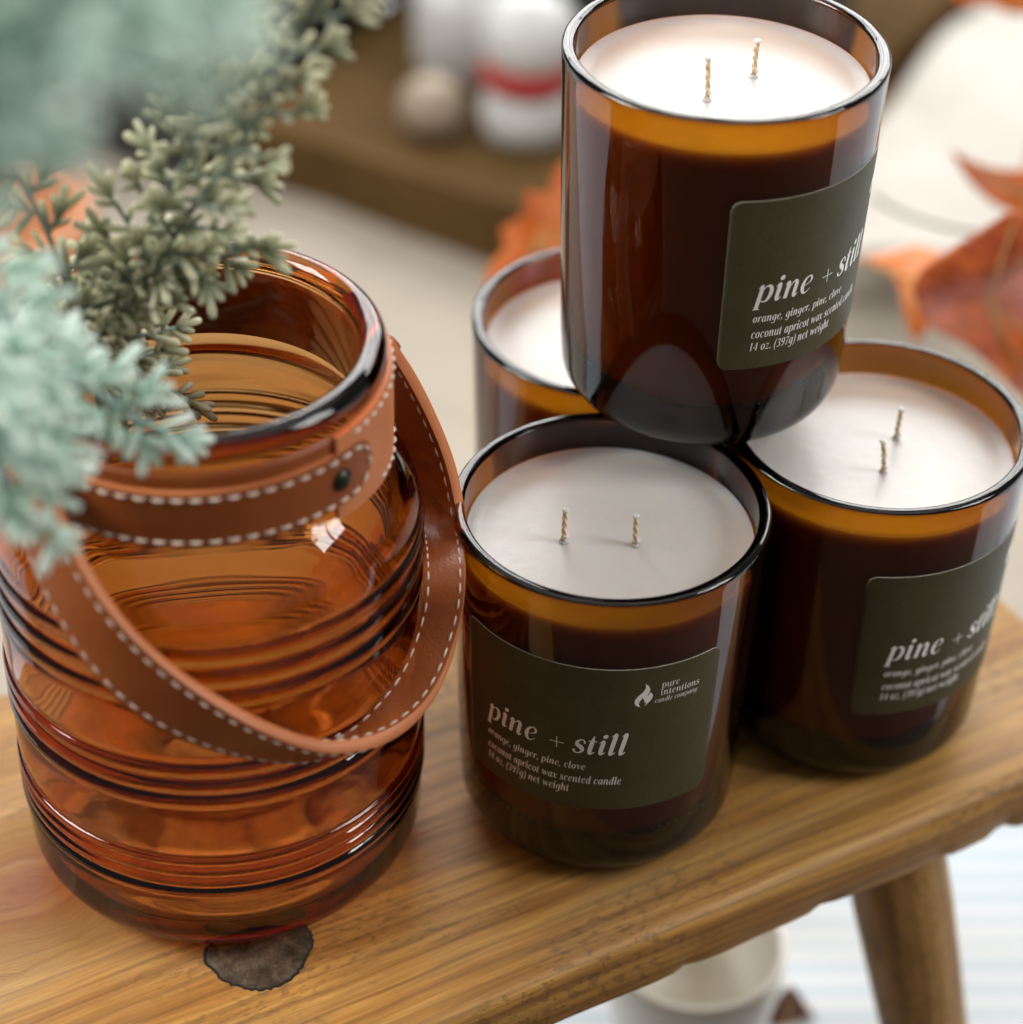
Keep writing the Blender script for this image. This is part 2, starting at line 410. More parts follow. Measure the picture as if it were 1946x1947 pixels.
for (uu, vv, su, sv) in ((u1 - (u1 - lt.dot(U)), v1 - .045, 1, -1), (u0 + .06, v0 + .04, -1, 1), (u0 + .06, v1 - .045, -1, -1)):
    t_ = U * uu + V * vv + Vector((0, 0, -TH + .001)); t2 = t_ + U * (du_ * su * .35) + V * (dv_ * sv) + Vector((0, 0, dirf.z))
    leg(t_, t2, .0165, .0140)

# ------------------------------------------------------------------ lettering: broad-pen glyphs drawn as variable-width strokes (x, y, width)
T_, H_ = .25, .055
def g_stem(x, top=1.0, hook=True, entry=True):
    s = []
    if entry: s += [(x - .22, top - .16, .04), (x - .08, top + .01, .10)]
    s += [(x, top - .10 if entry else top, T_), (x, .22, T_)]
    s += [(x + .08, .02, .15), (x + .28, .18, .04)] if hook else [(x, 0, T_)]
    return s
G = {
 'i': ([g_stem(.22)], .55, [(.24, 1.36, .15)]),
 'l': ([g_stem(.22, 1.5)], .55, []),
 't': ([[(.24, 1.36, .05), (.22, 1.1, .17), (.22, .9, T_), (.22, .22, T_), (.31, .01, .15), (.54, .16, .04)], [(-.02, .96, .06), (.50, .96, .06)]], .60, []),
 'n': ([[(0, .84, .04), (.12, .99, .1), (.2, .86, T_), (.2, 0, T_)], [(.26, .5, .04), (.44, .88, .07), (.62, 1.0, .14), (.74, .8, T_), (.74, .2, T_), (.82, .02, .14), (1.0, .18, .04)]], 1.06, []),
 'm': ([[(0, .84, .04), (.12, .99, .1), (.2, .86, T_), (.2, 0, T_)], [(.26, .5, .04), (.44, .88, .07), (.6, 1.0, .13), (.7, .8, T_), (.7, 0, T_)], [(.76, .5, .04), (.94, .88, .07), (1.1, 1.0, .13), (1.2, .8, T_), (1.2, .2, T_), (1.28, .02, .14), (1.45, .18, .04)]], 1.52, []),
 'h': ([[(.02, 1.42, .04), (.12, 1.5, .1), (.2, 1.4, T_), (.2, 0, T_)], [(.26, .5, .04), (.44, .88, .07), (.62, 1.0, .14), (.74, .8, T_), (.74, .2, T_), (.82, .02, .14), (1.0, .18, .04)]], 1.06, []),
 'u': ([[(0, .84, .04), (.12, .98, .1), (.2, .85, T_), (.2, .3, T_), (.34, .03, .14), (.52, .06, .06), (.7, .38, .05)], [(.76, 1, T_), (.76, .22, T_), (.84, .02, .14), (1.02, .18, .04)]], 1.06, []),
 'p': ([[(0, .84, .04), (.12, .99, .1), (.2, .86, T_), (.2, -.44, T_)], [(.02, -.44, .06), (.42, -.44, .06)], [(.28, .72, .04), (.48, .98, .09), (.74, .9, .2), (.84, .52, T_), (.72, .12, .18), (.5, .02, .08), (.3, .1, .05)]], 1.02, []),
 'r': ([[(0, .84, .04), (.12, .99, .1), (.2, .86, T_), (.2, 0, T_)], [(.26, .5, .04), (.4, .85, .08), (.56, .99, .16), (.66, .86, .2)]], .74, []),
 'e': ([[(.16, .46, .04), (.5, .53, .05), (.72, .72, .12), (.64, .94, .12), (.46, 1.0, .07), (.24, .82, .18), (.16, .45, T_), (.28, .1, .18), (.5, .0, .08), (.78, .22, .04)]], .88, []),
 'c': ([[(.72, .74, .19), (.66, .93, .12), (.46, 1, .07), (.24, .82, .18), (.16, .45, T_), (.28, .1, .18), (.5, 0, .08), (.78, .22, .04)]], .86, []),
 'o': ([[(.46, 1.0, .07), (.22, .82, .19), (.15, .48, T_), (.24, .14, .19), (.44, 0, .07), (.66, .16, .19), (.75, .52, T_), (.66, .86, .19), (.46, 1.0, .07)]], .94, []),
 's': ([[(.64, .72, .13), (.58, .93, .08), (.4, 1, .08), (.18, .84, .17), (.24, .6, .25), (.5, .42, .27), (.62, .18, .18), (.42, .0, .08), (.18, .05, .1), (.08, .24, .15)]], .78, []),
 'a': ([[(.68, .9, .06), (.45, 1, .08), (.22, .78, .18), (.14, .4, T_), (.26, .06, .16), (.44, .05, .08), (.66, .42, .05)], [(.73, 1, T_), (.73, .2, T_), (.81, .02, .14), (.98, .18, .04)]], 1.02, []),
 'd': ([[(.68, .9, .06), (.45, 1, .08), (.22, .78, .18), (.14, .4, T_), (.26, .06, .16), (.44, .05, .08), (.66, .42, .05)], [(.55, 1.44, .05), (.65, 1.5, .1), (.73, 1.4, T_), (.73, .2, T_), (.81, .02, .14), (.98, .18, .04)]], 1.02, []),
 'g': ([[(.68, .9, .06), (.45, 1, .08), (.22, .78, .18), (.14, .45, T_), (.26, .12, .16), (.44, .1, .08), (.66, .42, .05)], [(.73, 1, T_), (.73, .0, T_), (.66, -.38, .16), (.4, -.54, .08), (.1, -.4, .16)]], .98, []),
 'y': ([[(0, .84, .04), (.12, .98, .1), (.2, .85, T_), (.2, .3, T_), (.34, .03, .14), (.52, .06, .06), (.7, .38, .05)], [(.76, 1, T_), (.74, .1, T_), (.62, -.36, .14), (.34, -.54, .07), (.08, -.4, .16)]], .98, []),
 'v': ([[(0, .88, .05), (.14, 1, .16), (.28, .65, T_), (.40, .04, .14)], [(.40, .04, .1), (.68, .5, .06), (.74, .92, .17)]], .88, []),
 'w': ([[(0, .88, .05), (.14, 1, .16), (.26, .65, T_), (.38, .04, .14)], [(.38, .04, .08), (.66, .9, .06)], [(.64, .95, .16), (.76, .6, T_), (.88, .04, .14)], [(.88, .04, .1), (1.12, .5, .06), (1.2, .92, .17)]], 1.34, []),
 'x': ([[(.05, .92, .1), (.22, .88, .2), (.55, .12, .22), (.8, .08, .06)], [(.76, .93, .14), (.42, .5, .05), (.04, .07, .14)]], .9, []),
 'z': ([[(.1, .92, .15), (.68, .92, .15)], [(.68, .92, .07), (.1, .08, .07)], [(.1, .08, .16), (.74, .08, .15)]], .86, []),
 '1': ([[(.06, 1.12, .05), (.26, 1.34, .12)], [(.3, 1.36, T_), (.3, 0, T_)], [(.08, .02, .06), (.52, .02, .06)]], .66, []),
 '4': ([[(.62, 1.36, .07), (.06, .42, .07)], [(.06, .42, .1), (.92, .42, .1)], [(.64, 1.34, T_), (.64, 0, T_)]], 1.0, []),
 '3': ([[(.1, 1.16, .16), (.36, 1.36, .08), (.62, 1.2, .2), (.58, .88, .16), (.34, .72, .06)], [(.34, .72, .06), (.62, .6, .18), (.68, .3, .22), (.4, 0, .09), (.1, .16, .17)]], .86, []),
 '9': ([[(.7, .9, .05), (.44, .62, .08), (.18, .8, .2), (.2, 1.2, .2), (.44, 1.36, .08), (.7, 1.18, .2), (.74, .8, T_), (.58, .2, .17), (.16, .04, .12)]], .92, []),
 '7': ([[(.1, 1.28, .15), (.74, 1.28, .15)], [(.76, 1.26, .07), (.42, .6, .15), (.34, 0, .24)]], .86, []),
 '(': ([[(.46, 1.55, .04), (.2, 1.1, .17), (.14, .5, .2), (.2, -.1, .15), (.4, -.45, .04)]], .52, []),
 ')': ([[(.06, 1.55, .04), (.32, 1.1, .17), (.38, .5, .2), (.3, -.1, .15), (.06, -.45, .04)]], .52, []),
 ',': ([[(.2, .1, .2), (.2, -.12, .1), (.06, -.28, .04)]], .42, [(.17, .1, .13)]),
 '.': ([], .42, [(.17, .1, .14)]),
 '+': ([[(.05, .46, .055), (.95, .46, .055)], [(.5, -.0, .055), (.5, .92, .055)]], 1.0, []),
 ' ': ([], .48, []),
}
def text_strokes(txt, xh, x0, y0, width=None, slant=.22, bold=1.0, track=.06):
    """list of quads/tris polylines in label millimetres"""
    items = []; x = 0
    for ch in txt:
        st, adv, dots = G[ch]
        for s in st: items.append(('s', [(x + a, b, c * bold) for a, b, c in s]))
        for a, b, r in dots: items.append(('d', (x + a, b, r * (1 + (bold - 1) * .5))))
        x += adv + track
    k = (width / (x * xh)) if width else 1.0
    return [(t, d, xh, k, x0, y0, slant) for t, d in items]
def flat(items):
    """-> list of (verts2d, faces)"""
    out = []
    for t, d, xh, k, x0, y0, sl in items:
        def tr(a, b): return (x0 + (a + b * sl) * xh * k, y0 + b * xh)
        if t == 's':
            P = catmull(d, 6) if len(d) > 2 else catmull(d, 3); v = []; f = []
            for i, (a, b, c) in enumerate(P):
                i0, i1 = max(0, i - 1), min(len(P) - 1, i + 1)
                tx, ty = P[i1][0] - P[i0][0], P[i1][1] - P[i0][1]; L = math.hypot(tx, ty) or 1
                nx, ny = -ty / L, tx / L; c = max(c, .03)
                v += [tr(a + nx * c / 2, b + ny * c / 2), tr(a - nx * c / 2, b - ny * c / 2)]
            for i in range(len(P) - 1): f.append((2 * i, 2 * i + 1, 2 * i + 3, 2 * i + 2))
            out.append((v, f))
        else:
            a, b, r = d; n = 16; v = [tr(a + r * math.cos(2 * PI * q / n), b + r * math.sin(2 * PI * q / n)) for q in range(n)]
            out.append((v, [tuple(range(n))]))
    return out
# one label, millimetre coordinates: u from the left edge, z above the jar's base
LW, LZ0, LZ1, LR = 80.0, 32.3, 86.9, 3.2
title = flat(text_strokes('pine', 5.2, 9.0, 54.5, 17.8)) + flat([(t, d, 4.6, 1.0, 30.6, 55.0, 0) for t, d, *_ in text_strokes('+', 1, 0, 0)]) \
      + flat(text_strokes('still', 5.2, 37.2, 54.5, 15.6, bold=1.05))
small = flat(text_strokes('orange, ginger, pine, clove', 1.75, 9.0, 47.9, 32.5, .16)) \
      + flat(text_strokes('coconut apricot wax scented candle', 1.95, 9.0, 42.6, 43.0, .16)) \
      + flat(text_strokes('14 oz. (397g) net weight', 1.95, 9.0, 38.4, 28.0, .16))
brand = flat(text_strokes('pure', 1.65, 61.4, 78.7, 5.4, .04, .72)) + flat(text_strokes('intentions', 1.65, 61.2, 75.9, 12.2, .04, .72)) \
      + flat(text_strokes('candle company', 1.2, 59.6, 73.4, 13.2, .2, .7))
# flame mark, two tongues with a notch cut from below
fo = [(56.6, 81.3), (57.6, 80.3), (58.1, 79.0), (57.9, 77.7), (57.4, 76.7), (57.5, 76.45), (57.9, 77.1), (58.2, 77.75), (58.7, 77.3), (59.0, 76.4), (58.9, 75.5), (58.3, 74.4), (57.4, 73.4), (56.7, 72.75),
      (57.1, 73.4), (57.3, 74.2), (57.0, 74.0), (56.75, 73.9), (56.8, 74.5), (56.5, 75.4), (56.1, 76.1), (55.85, 75.4), (55.35, 74.7), (55.2, 73.9), (55.4, 73.1), (55.8, 72.6),
      (55.1, 72.75), (54.4, 73.3), (53.95, 74.3), (54.05, 75.4), (54.7, 76.6), (55.6, 77.6), (56.4, 78.6), (56.85, 79.7), (56.8, 80.6)]
def flame_mesh():
    bm = bmesh.new(); vs = [bm.verts.new((x, y, 0)) for x, y in fo]; fc = bm.faces.new(vs)
    bmesh.ops.triangulate(bm, faces=[fc], quad_method='BEAUTY', ngon_method='EAR_CLIP')
    v = [(q.co.x, q.co.y) for q in bm.verts]; f = [tuple(a.index for a in q.verts) for q in bm.faces]; bm.verts.index_update(); bm.free(); return [(v, f)]
flame = flame_mesh()
# ------------------------------------------------------------------ jar profile
JH, JR, JB, JC = .1103, .045, .0415, .0118
def jr_out(z): return JB + (JR - JB) * z / JH
out_p = [(0, .0016), (.020, .0014), (.0262, .0006), (.0290, 0)] + arc(JB - JC + .0002, JC, JC, -PI / 2, 0, 10)[1:]
out_p += [(jr_out(z), z) for z in (.02, .04, .06, .08, .1)] + [(jr_out(.1075), .1075)] + [(JR - .00185 + .00185 * math.cos(a) * abs(math.cos(a)) ** -.25 if abs(math.cos(a)) > 1e-6 else JR - .00185, .1090 + .0013 * math.sin(a)) for a in [PI * k / 14 for k in range(0, 15)]]
TW = .0034
in_p = [(jr_out(z) - TW, z) for z in (.1, .08, .06, .04, .024)] + [(jr_out(.02) - TW - .0006, .018), (.0345, .0115), (.030, .0085), (.02, .0075), (0, .0073)]
def jar_meshes():
    v, f = lathe(out_p + in_p, 144)
    gl = bpy.data.meshes.new('glass_jar'); gl.from_pydata(v, [], f); gl.materials.append(M['jar_glass']); gl.polygons.foreach_set('use_smooth', [True] * len(f)); gl.update()
    ZW = .0990; g = .00035
    rw = lambda z: jr_out(z) - TW - g
    wp = [(0, .0080)] + [(.02, .0082), (.0296, .0092), (.0338, .0122)] + [(rw(z), z) for z in (.02, .04, .06, .08, .095)] + [(rw(ZW) , ZW + .0008), (rw(ZW) - .0004, ZW + .0009), (rw(ZW) - .0012, ZW + .0002), (.036, ZW - .0001)] + [(r, ZW) for r in (.03, .02, .012, .006)] + [(0, ZW)]
    v, f = lathe(wp, 96)
    wx = bpy.data.meshes.new('wax'); wx.from_pydata(v, [], f); wx.materials.append(M['wax']); wx.polygons.foreach_set('use_smooth', [True] * len(f)); wx.update()
    return gl, wx, ZW
GLM, WXM, ZW = jar_meshes()
def wrap(u, z, az0, off):
    """label millimetres -> point on the jar wall; az0 = azimuth of the left edge (0 = toward the camera side, + = right)"""
    r = jr_out(z / 1000) + off; a = az0 + u / 43.6
    return (r * math.sin(a), -r * math.cos(a), z / 1000)
def label_piece(name, pieces, az0, parent, mat, off0):
    mb = MB()
    for k, (v, f) in enumerate(pieces):
        mb.add([wrap(x, y, az0, off0 + 4e-6 * (k % 7)) for x, y in v], f)
    return mb.build(name, mat, parent, smooth=False)
def make_label(az0, parent):
    nx, nz = 72, 30
    v = []; f = []; fm = []
    def xy(i, j):
        z = LZ0 + (LZ1 - LZ0) * j / nz
        dz = min(z - LZ0, LZ1 - z); ins = 0 if dz >= LR else LR - math.sqrt(max(0, LR ** 2 - (LR - dz) ** 2))
        return ins + (LW - 2 * ins) * i / nx, z
    # denser rows at the rounded corners
    rows = [0, .08, .25, .6, 1.2, 2, 3.2] ; zz = [LZ0 + r for r in rows] + [LZ0 + LR + (LZ1 - LZ0 - 2 * LR) * k / 16 for k in range(1, 16)] + [LZ1 - r for r in rows[::-1]]
    nz = len(zz) - 1
    for j, z in enumerate(zz):
        dz = min(z - LZ0, LZ1 - z); ins = 0 if dz >= LR else LR - math.sqrt(max(0, LR ** 2 - (LR - dz) ** 2))
        for i in range(nx + 1): v.append(wrap(ins + (LW - 2 * ins) * i / nx, z, az0, .00022))
    for j in range(nz):
        for i in range(nx): a = j * (nx + 1) + i; f.append((a, a + 1, a + nx + 2, a + nx + 1)); fm.append(0)
    loop = [i for i in range(nx + 1)] + [j * (nx + 1) + nx for j in range(1, nz + 1)] + [nz * (nx + 1) + i for i in range(nx - 1, -1, -1)] + [j * (nx + 1) for j in range(nz - 1, 0, -1)]
    b = len(v)
    for q in loop:
        x, y, z = v[q]; r = math.hypot(x, y); k = (r - .0002) / r; v.append((x * k, y * k, z))
    for i in range(len(loop)): j = (i + 1) % len(loop); f.append((loop[i], b + i, b + j, loop[j])); fm.append(1)
    lb = mesh_obj('label', v, f, [M['label'], M['label_edge']], parent, True, None, fm)
    label_piece('lettering', title, az0, lb, M['print'], .00026)
    label_piece('small_print', small, az0, lb, M['print'], .00026)
    label_piece('logo', flame, az0, lb, M['print'], .00026)
    label_piece('brand_name', brand, az0, lb, M['print'], .00026)
def make_wick(x, y, h, lean, parent, seed):
    rr = random.Random(seed); mb = MB(); P = []; R = []
    for k in range(9):
        t = k / 8; P.append((x + lean[0] * t * t, y + lean[1] * t * t, ZW - .001 + (h + .001) * t)); R.append(.00085 + .00012 * rr.uniform(-1, 1))
    R[-1] *= 1.15
    # twisted two-ply cord
    for ph in (0, PI):
        Q = []
        for k in range(33):
            t = k / 32; i = min(7, int(t * 8)); s = t * 8 - i
            p = Vector(P[i]).lerp(Vector(P[i + 1]), s); a = ph + t * 16; Q.append(p + Vector((.00026 * math.cos(a), .00026 * math.sin(a), 0)))
        tube(mb, Q, .00058, 7)
    wk = mb.build('wick', M['wick'], parent)
    # wax that crept up the wick: a small mound, a collar, a tip
    v, f = lathe([(.0015, -.0004), (.0013, .0002), (.0011, .0006), (.0009, .0009)], 20); mb2 = MB()
    mb2.add([(x + a, y + b, ZW + c) for a, b, c in v], f)
    v, f = lathe([(0, -.0007), (.0011, -.0004), (.0013, .0001), (.0009, .0006), (0, .0007)], 14)
    tx, ty, tz = P[-1]; mb2.add([(tx + a * .85, ty + b * .85, tz + c * .8) for a, b, c in v], f)
    mx, my, mz = P[rr.choice([2, 3])]; mb2.add([(mx + .0005 + a * .8, my + b * .8, mz + c) for a, b, c in v], f)
    wc = mb2.build('wax_collar', M['wax'], wk)
def candle(x, y, z, az_deg, wicks, label, seed):
    r = empty('scented_candle', (x, y, z)); tag(r, label, 'candle', 'amber glass candles on the bench')
    o = bpy.data.objects.new('glass_jar', GLM); COL.objects.link(o); o.parent = r
    o = bpy.data.objects.new('wax', WXM); COL.objects.link(o); o.parent = r
    for k, (wx, wy, h, lean) in enumerate(wicks): make_wick(wx, wy, h, lean, r, seed + k)
    make_label(math.radians(az_deg), r)
    return r
J1, J2, J3, J4 = (.02807, .51758), (.10811, .56089), (.03076, .61418), (.05508, .57976)
candle(*J1, .0002, -61.5, [(-.0132, -.0040, .0112, (.0002, .0002)), (.0070, -.0046, .0105, (-.0003, 0))], 'front scented candle on the bench, its whole label facing the camera, beside the lantern handle', 11)
candle(*J2, .0002, -7.0, [(.0012, -.0098, .0112, (-.0014, -.0004)), (.0070, .0073, .0104, (.0004, .0004))], 'rightmost scented candle standing on the bench, blurred label turned to the right', 21)
candle(*J3, .0002, 150, [(.012, -.004, .010, (0, 0)), (-.004, .010, .010, (0, 0))], 'rear scented candle mostly hidden behind the others, its label out of sight', 31)
candle(*J4, JH + .0005, 1.0, [(-.0050, -.0107, .0125, (-.0006, .0002)), (.0086, .0040, .0108, (.0003, 0))], 'topmost scented candle stacked across the rims of the three below', 41)

# ------------------------------------------------------------------ lantern
LX, LY = -.0829, .4988
lan = empty('glass_lantern', (LX, LY, .0002)); tag(lan, 'ribbed amber glass lantern jar with tan leather collar and hanging strap handle', 'lantern')
RB = .0585
def rib(z0, w, a): return [(RB - .0004, z0 - w), (RB + a * .55, z0 - w * .55), (RB + a, z0), (RB + a * .55, z0 + w * .55), (RB - .0004, z0 + w)]
lp = [(0, .003), (.020, .0026), (.032, .0010), (.0405, 0)] + arc(RB - .0004 - .0148, .0148, .0148, -PI / 2 + .25, -.15, 6) + [(RB - .0002, .0200), (RB, .0255)]
for z0 in (.0295, .0336, .0378, .0419): lp += rib(z0, .0019, .0006)
lp += [(RB + .0001, .048), (RB + .0001, .058)]
for z0 in (.0646, .0702, .0762): lp += rib(z0, .0026, .0009)
lp += [(RB + .0001, .082), (RB + .0001, .095)]
for z0 in (.1008, .1083, .1160): lp += rib(z0, .0031, .0008)
lp += [(RB, .1195), (RB - .0006, .1240), (RB - .0022, .1285), (.0538, .1330), (.0510, .1372), (.0482, .1408), (.0463, .1445), (.0457, .149), (.0455, .164), (.0458, .1680)]
rimc = (.0460, .1720)
lp += arc(rimc[0], rimc[1], .0036, -.9, PI, 14)
lin = [(.0424, .168), (.0425, .158), (.0426, .1465), (.0444, .1405), (.0478, .1360), (.0510, .1305), (.0532, .1245), (.0545, .117), (.0550, .09), (.0551, .04), (.0551, .024), (.0540, .0150), (.0500, .0082), (.043, .0046), (.032, .0040), (.02, .0052), (0, .0056)]
# smooth the outer wall: resample the shoulder
def smooth_profile(P, n=3):
    Q = catmull(P, n); return [(max(0, a), b) for a, b in Q]
lprof = smooth_profile(lp) + smooth_profile(lin)
lprof[0] = (0, .003); lprof[-1] = (0, .0056)
v, f = lathe(lprof, 176)
mesh_obj('glass_jar', v, f, M['lantern_glass'], lan)
def wall_pt(az, r, z): return Vector((r * math.sin(az), -r * math.cos(az), z))
# collar ring with a turned-out top fold
def ring_strip(mb, az0, az1, zfun, r0, th, n=90, m_face=0, m_edge=1, round_end=None, cone=0.0):
    """leather strip on the neck; zfun(t)->(zlo, zhi)"""
    v = []; f = []; fm = []
    segs = 8
    for i in range(n + 1):
        t = i / n; az = az0 + (az1 - az0) * t; lo, hi = zfun(t)
        sec = []
        for k in range(segs + 1):
            s = k / segs; z = lo + (hi - lo) * s; bulge = .0003 * math.sin(PI * s); sec.append((r0 + th + bulge + cone * (s - .5), z))
        for k in range(segs, -1, -1):
            s = k / segs; z = lo + (hi - lo) * s; sec.append((r0 + cone * (s - .5), z))
        for r, z in sec: v.append(wall_pt(az, r, z))
    c = 2 * (segs + 1)
    for i in range(n):
        for k in range(c):
            l = (k + 1) % c; f.append((i * c + k, (i + 1) * c + k, (i + 1) * c + l, i * c + l)); fm.append(m_edge if k in (segs, c - 1) else m_face)
    f.append(tuple(range(c))[::-1]); fm.append(m_edge); f.append(tuple(n * c + k for k in range(c))); fm.append(m_edge)
    b = len(mb.v); mb.v += [tuple(q) for q in v]; mb.f += [tuple(q + b for q in x) for x in f]; mb.m += fm
collar = MB()
v, f = lathe([(.0466, .1462), (.0486, .1459), (.0493, .1472), (.0492, .152), (.0490, .160), (.0497, .1655), (.0491, .1671), (.0476, .1667), (.0469, .162), (.0466, .155)], 140, closed=True)
collar.add(v, f)
col = collar.build('collar', [M['leather'], M['leather_lit_edge']], lan)
# tongue that wraps the collar and ends in a round tip under the rivet
tong = MB(); A0, A1 = math.radians(-125), math.radians(66)
zl, zh = .1460, .1622
def tz(t):
    s = (1 - t) * (A1 - A0) * .05          # metres from the tip
    R = (zh - zl) / 2; mid = (zl + zh) / 2
    if s >= R: return zl, zh
    h = math.sqrt(max(1e-8, R * R - (R - s) ** 2)); return mid - h, mid + h
ring_strip(tong, A0, A1, tz, .0494, .0018, n=220)
tg = tong.build('tongue', [M['leather'], M['leather_lit_edge']], lan)
# keeper piece to the right of the tongue, its top edge sweeping up behind the rim
keep = MB()
def kz(t): return (.1390 + .006 * abs(t - .45), .1672 + .002 * t)
ring_strip(keep, math.radians(50), math.radians(128), kz, .0496, .0013, n=60)
kpn = keep.build('keeper', [M['leather_lit_edge'], M['leather_lit_edge']], lan)
def stitches(name, paths, parent, L=.0021, gap=.0013, rad=.00042, out=None):
    """paths: list of (polyline, normals) ; dashes of thread sitting proud"""
    mb = MB(); rr = random.Random(2)
    for P, NN in paths:
        P = [Vector(p) for p in P]; cum = [0]
        for a, b in zip(P, P[1:]): cum.append(cum[-1] + (b - a).length)
        def ev(s):
            for i in range(len(P) - 1):
                if s <= cum[i + 1]:
                    t = (s - cum[i]) / max(1e-9, cum[i + 1] - cum[i]); return P[i].lerp(P[i + 1], t), NN[i].lerp(NN[i + 1], t).normalized()
            return P[-1], NN[-1]
        s = .001
        while s + L < cum[-1]:
            pts = []
            for k in range(6):
                q, n_ = ev(s + L * k / 5); h = math.sin(PI * k / 5); pts.append(q + n_ * (rad * (-.5 + 1.1 * h)))
            tube(mb, pts, [rad * (.45 + .6 * math.sin(PI * k / 5)) for k in range(6)], 6)
            s += L + gap + rr.uniform(-.0002, .0002)
    o = mb.build(name, M['thread'], parent); o['kind'] = 'stuff'; return o
def band_path(az0, az1, zf, r, n=120):
    P = []; NN = []
    for i in range(n + 1):
        az = az0 + (az1 - az0) * i / n; P.append(wall_pt(az, r, zf(i / n))); NN.append(Vector((math.sin(az), -math.cos(az), 0)))
    return P, NN
R_t = .0492 + .0020 + .0001; ins = .0016
# border stitching runs along the bottom, round the tip, back along the top
P = []; NN = []
def tp(az, z): P.append(wall_pt(az, R_t + .0002, z)); NN.append(Vector((math.sin(az), -math.cos(az), 0)))
Rr = (zh - zl) / 2 - ins; tipaz = A1 - (zh - zl) / 2 / .05; mid = (zl + zh) / 2
for i in range(130): tp(A0 + (tipaz - A0) * i / 130, zl + ins)
for i in range(25): a = -PI / 2 + PI * i / 24; tp(tipaz + Rr * math.cos(a) / .0505, mid + Rr * math.sin(a))
for i in range(1, 131): tp(tipaz + (A0 - tipaz) * i / 130, zh - ins)
stitches('stitching', [(P, NN)], tg, .0032, .0014, .00044)
stitches('stitching', [band_path(math.radians(72), math.radians(126), lambda t: .1390 + .006 * abs(.25 + .75 * t - .45) + .0022, .0511),
                       band_path(math.radians(56), math.radians(126), lambda t: .1655 + .001 * t, .0511)], kpn, .0028, .0013, .00042)
# rivet
v, f = lathe([(.0031, 0), (.0031, .0004), (.0027, .0010), (.0018, .0015), (.0008, .0018), (0, .0019)], 28)
rv = mesh_obj('rivet', v, f, M['rivet'], lan)
raz = math.radians(51); nrm = Vector((math.sin(raz), -math.cos(raz), 0)); rv.location = wall_pt(raz, R_t + .0002, .1543)
rv.rotation_euler = nrm.to_track_quat('Z', 'Y').to_euler()
# strap handle: a leather band hooped round the front of the jar; per pair: the outer (lower-right) edge and its radius from the axis, the inner edge
HOOP = [((742, 652), (712, 690), .053, 1), ((784, 715), (738, 735), .060, 1), ((828, 800), (752, 815), .066, 1), ((862, 890), (786, 900), .0695, 1), ((881, 990), (801, 995), .0708, 1),
        ((886, 1090), (805, 1090), .0716, -1), ((876, 1190), (795, 1185), .0724, -1), ((845, 1290), (763, 1280), .0730, -1), ((795, 1362), (716, 1345), .0735, -1), ((730, 1404), (672, 1396), .0738, -1),
        ((655, 1420), (616, 1428), .0738, -1), ((583, 1412), (552, 1444), .0732, -1), ((466, 1362), (430, 1428), .0720, -1), ((326, 1268), (285, 1375), .069, -1), ((220, 1162), (165, 1265), .0665, -1),
        ((140, 1035), (66, 1080), .063, -1), ((98, 930), (36, 975), .058, -1), ((78, 868), (28, 900), .054, -1)]
AX = Vector((LX, LY, 0))
def on_cyl(px, r, sgn):
    d = ray(*px); ox, oy = CAM.x - LX, CAM.y - LY
    A = d.x ** 2 + d.y ** 2; B = d.x * ox + d.y * oy; Cc = ox * ox + oy * oy - r * r
    return CAM + d * ((-B + sgn * math.sqrt(max(0, B * B - A * Cc))) / A)
def at_width(px, P, W):
    e = ray(*px); A = e.dot(e); B = e.dot(CAM - P); Cc = (CAM - P).dot(CAM - P) - W * W
    return CAM + e * ((-B + math.sqrt(max(0, B * B - A * Cc))) / A)
hn_, hf_ = [], []
for k, (a, b, r, sg) in enumerate(HOOP):
    Pn = on_cyl(a, r, sg); Pf = at_width(b, Pn, .0185 if k < 13 else .0195)
    if 4 <= k <= 13 and (Pf - AX).xy.length < .0607: Pf = on_cyl(b, .0607, -1)
    hn_.append(tuple(Pn)); hf_.append(tuple(Pf))
def soften(P, it=2):
    P = [Vector(p) for p in P]
    for _ in range(it): P = [P[0]] + [(P[i - 1] + P[i] * 2 + P[i + 1]) / 4 for i in range(1, len(P) - 1)] + [P[-1]]
    return P
hN = soften(catmull(hn_, 8), 6); hF = soften(catmull(hf_, 8), 14)
org = Vector((LX, LY, .0002))
def hoop():
    n = len(hN); v = []; f = []; fm = []; th = .0036; outs = []
    for i in range(n):
        t = (hN[min(i + 1, n - 1)] - hN[max(0, i - 1)]).normalized(); wd = (hF[i] - hN[i]); o = t.cross(wd).normalized(); rad = hN[i] - AX; rad.z = -.02
        if i == 0: o = o if o.dot(rad) > 0 else -o
        elif o.dot(outs[-1]) < 0: o = -o
        outs.append(o)
        for a, b in ((0, .3), (.03, .04), (.10, .0), (.5, .0), (.90, 0), (.97, .04), (1, .3), (1, .7), (.97, .96), (.9, 1), (.5, 1.0), (.1, 1), (.03, .96), (0, .7)):
            v.append(hN[i] + wd * a + o * (th * (.5 - b)) - org)
    c = 14
    for i in range(n - 1):
        for k in range(c):
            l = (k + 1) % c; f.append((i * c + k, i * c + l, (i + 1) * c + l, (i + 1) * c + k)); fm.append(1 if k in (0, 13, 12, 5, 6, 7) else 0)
    f.append(tuple(range(c))[::-1]); f.append(tuple((n - 1) * c + k for k in range(c))); fm += [1, 1]
    return v, f, fm, outs
v, f, fm, outs = hoop()
hd = mesh_obj('handle', v, f, [M['leather'], M['leather_lit_edge']], lan, True, None, fm)
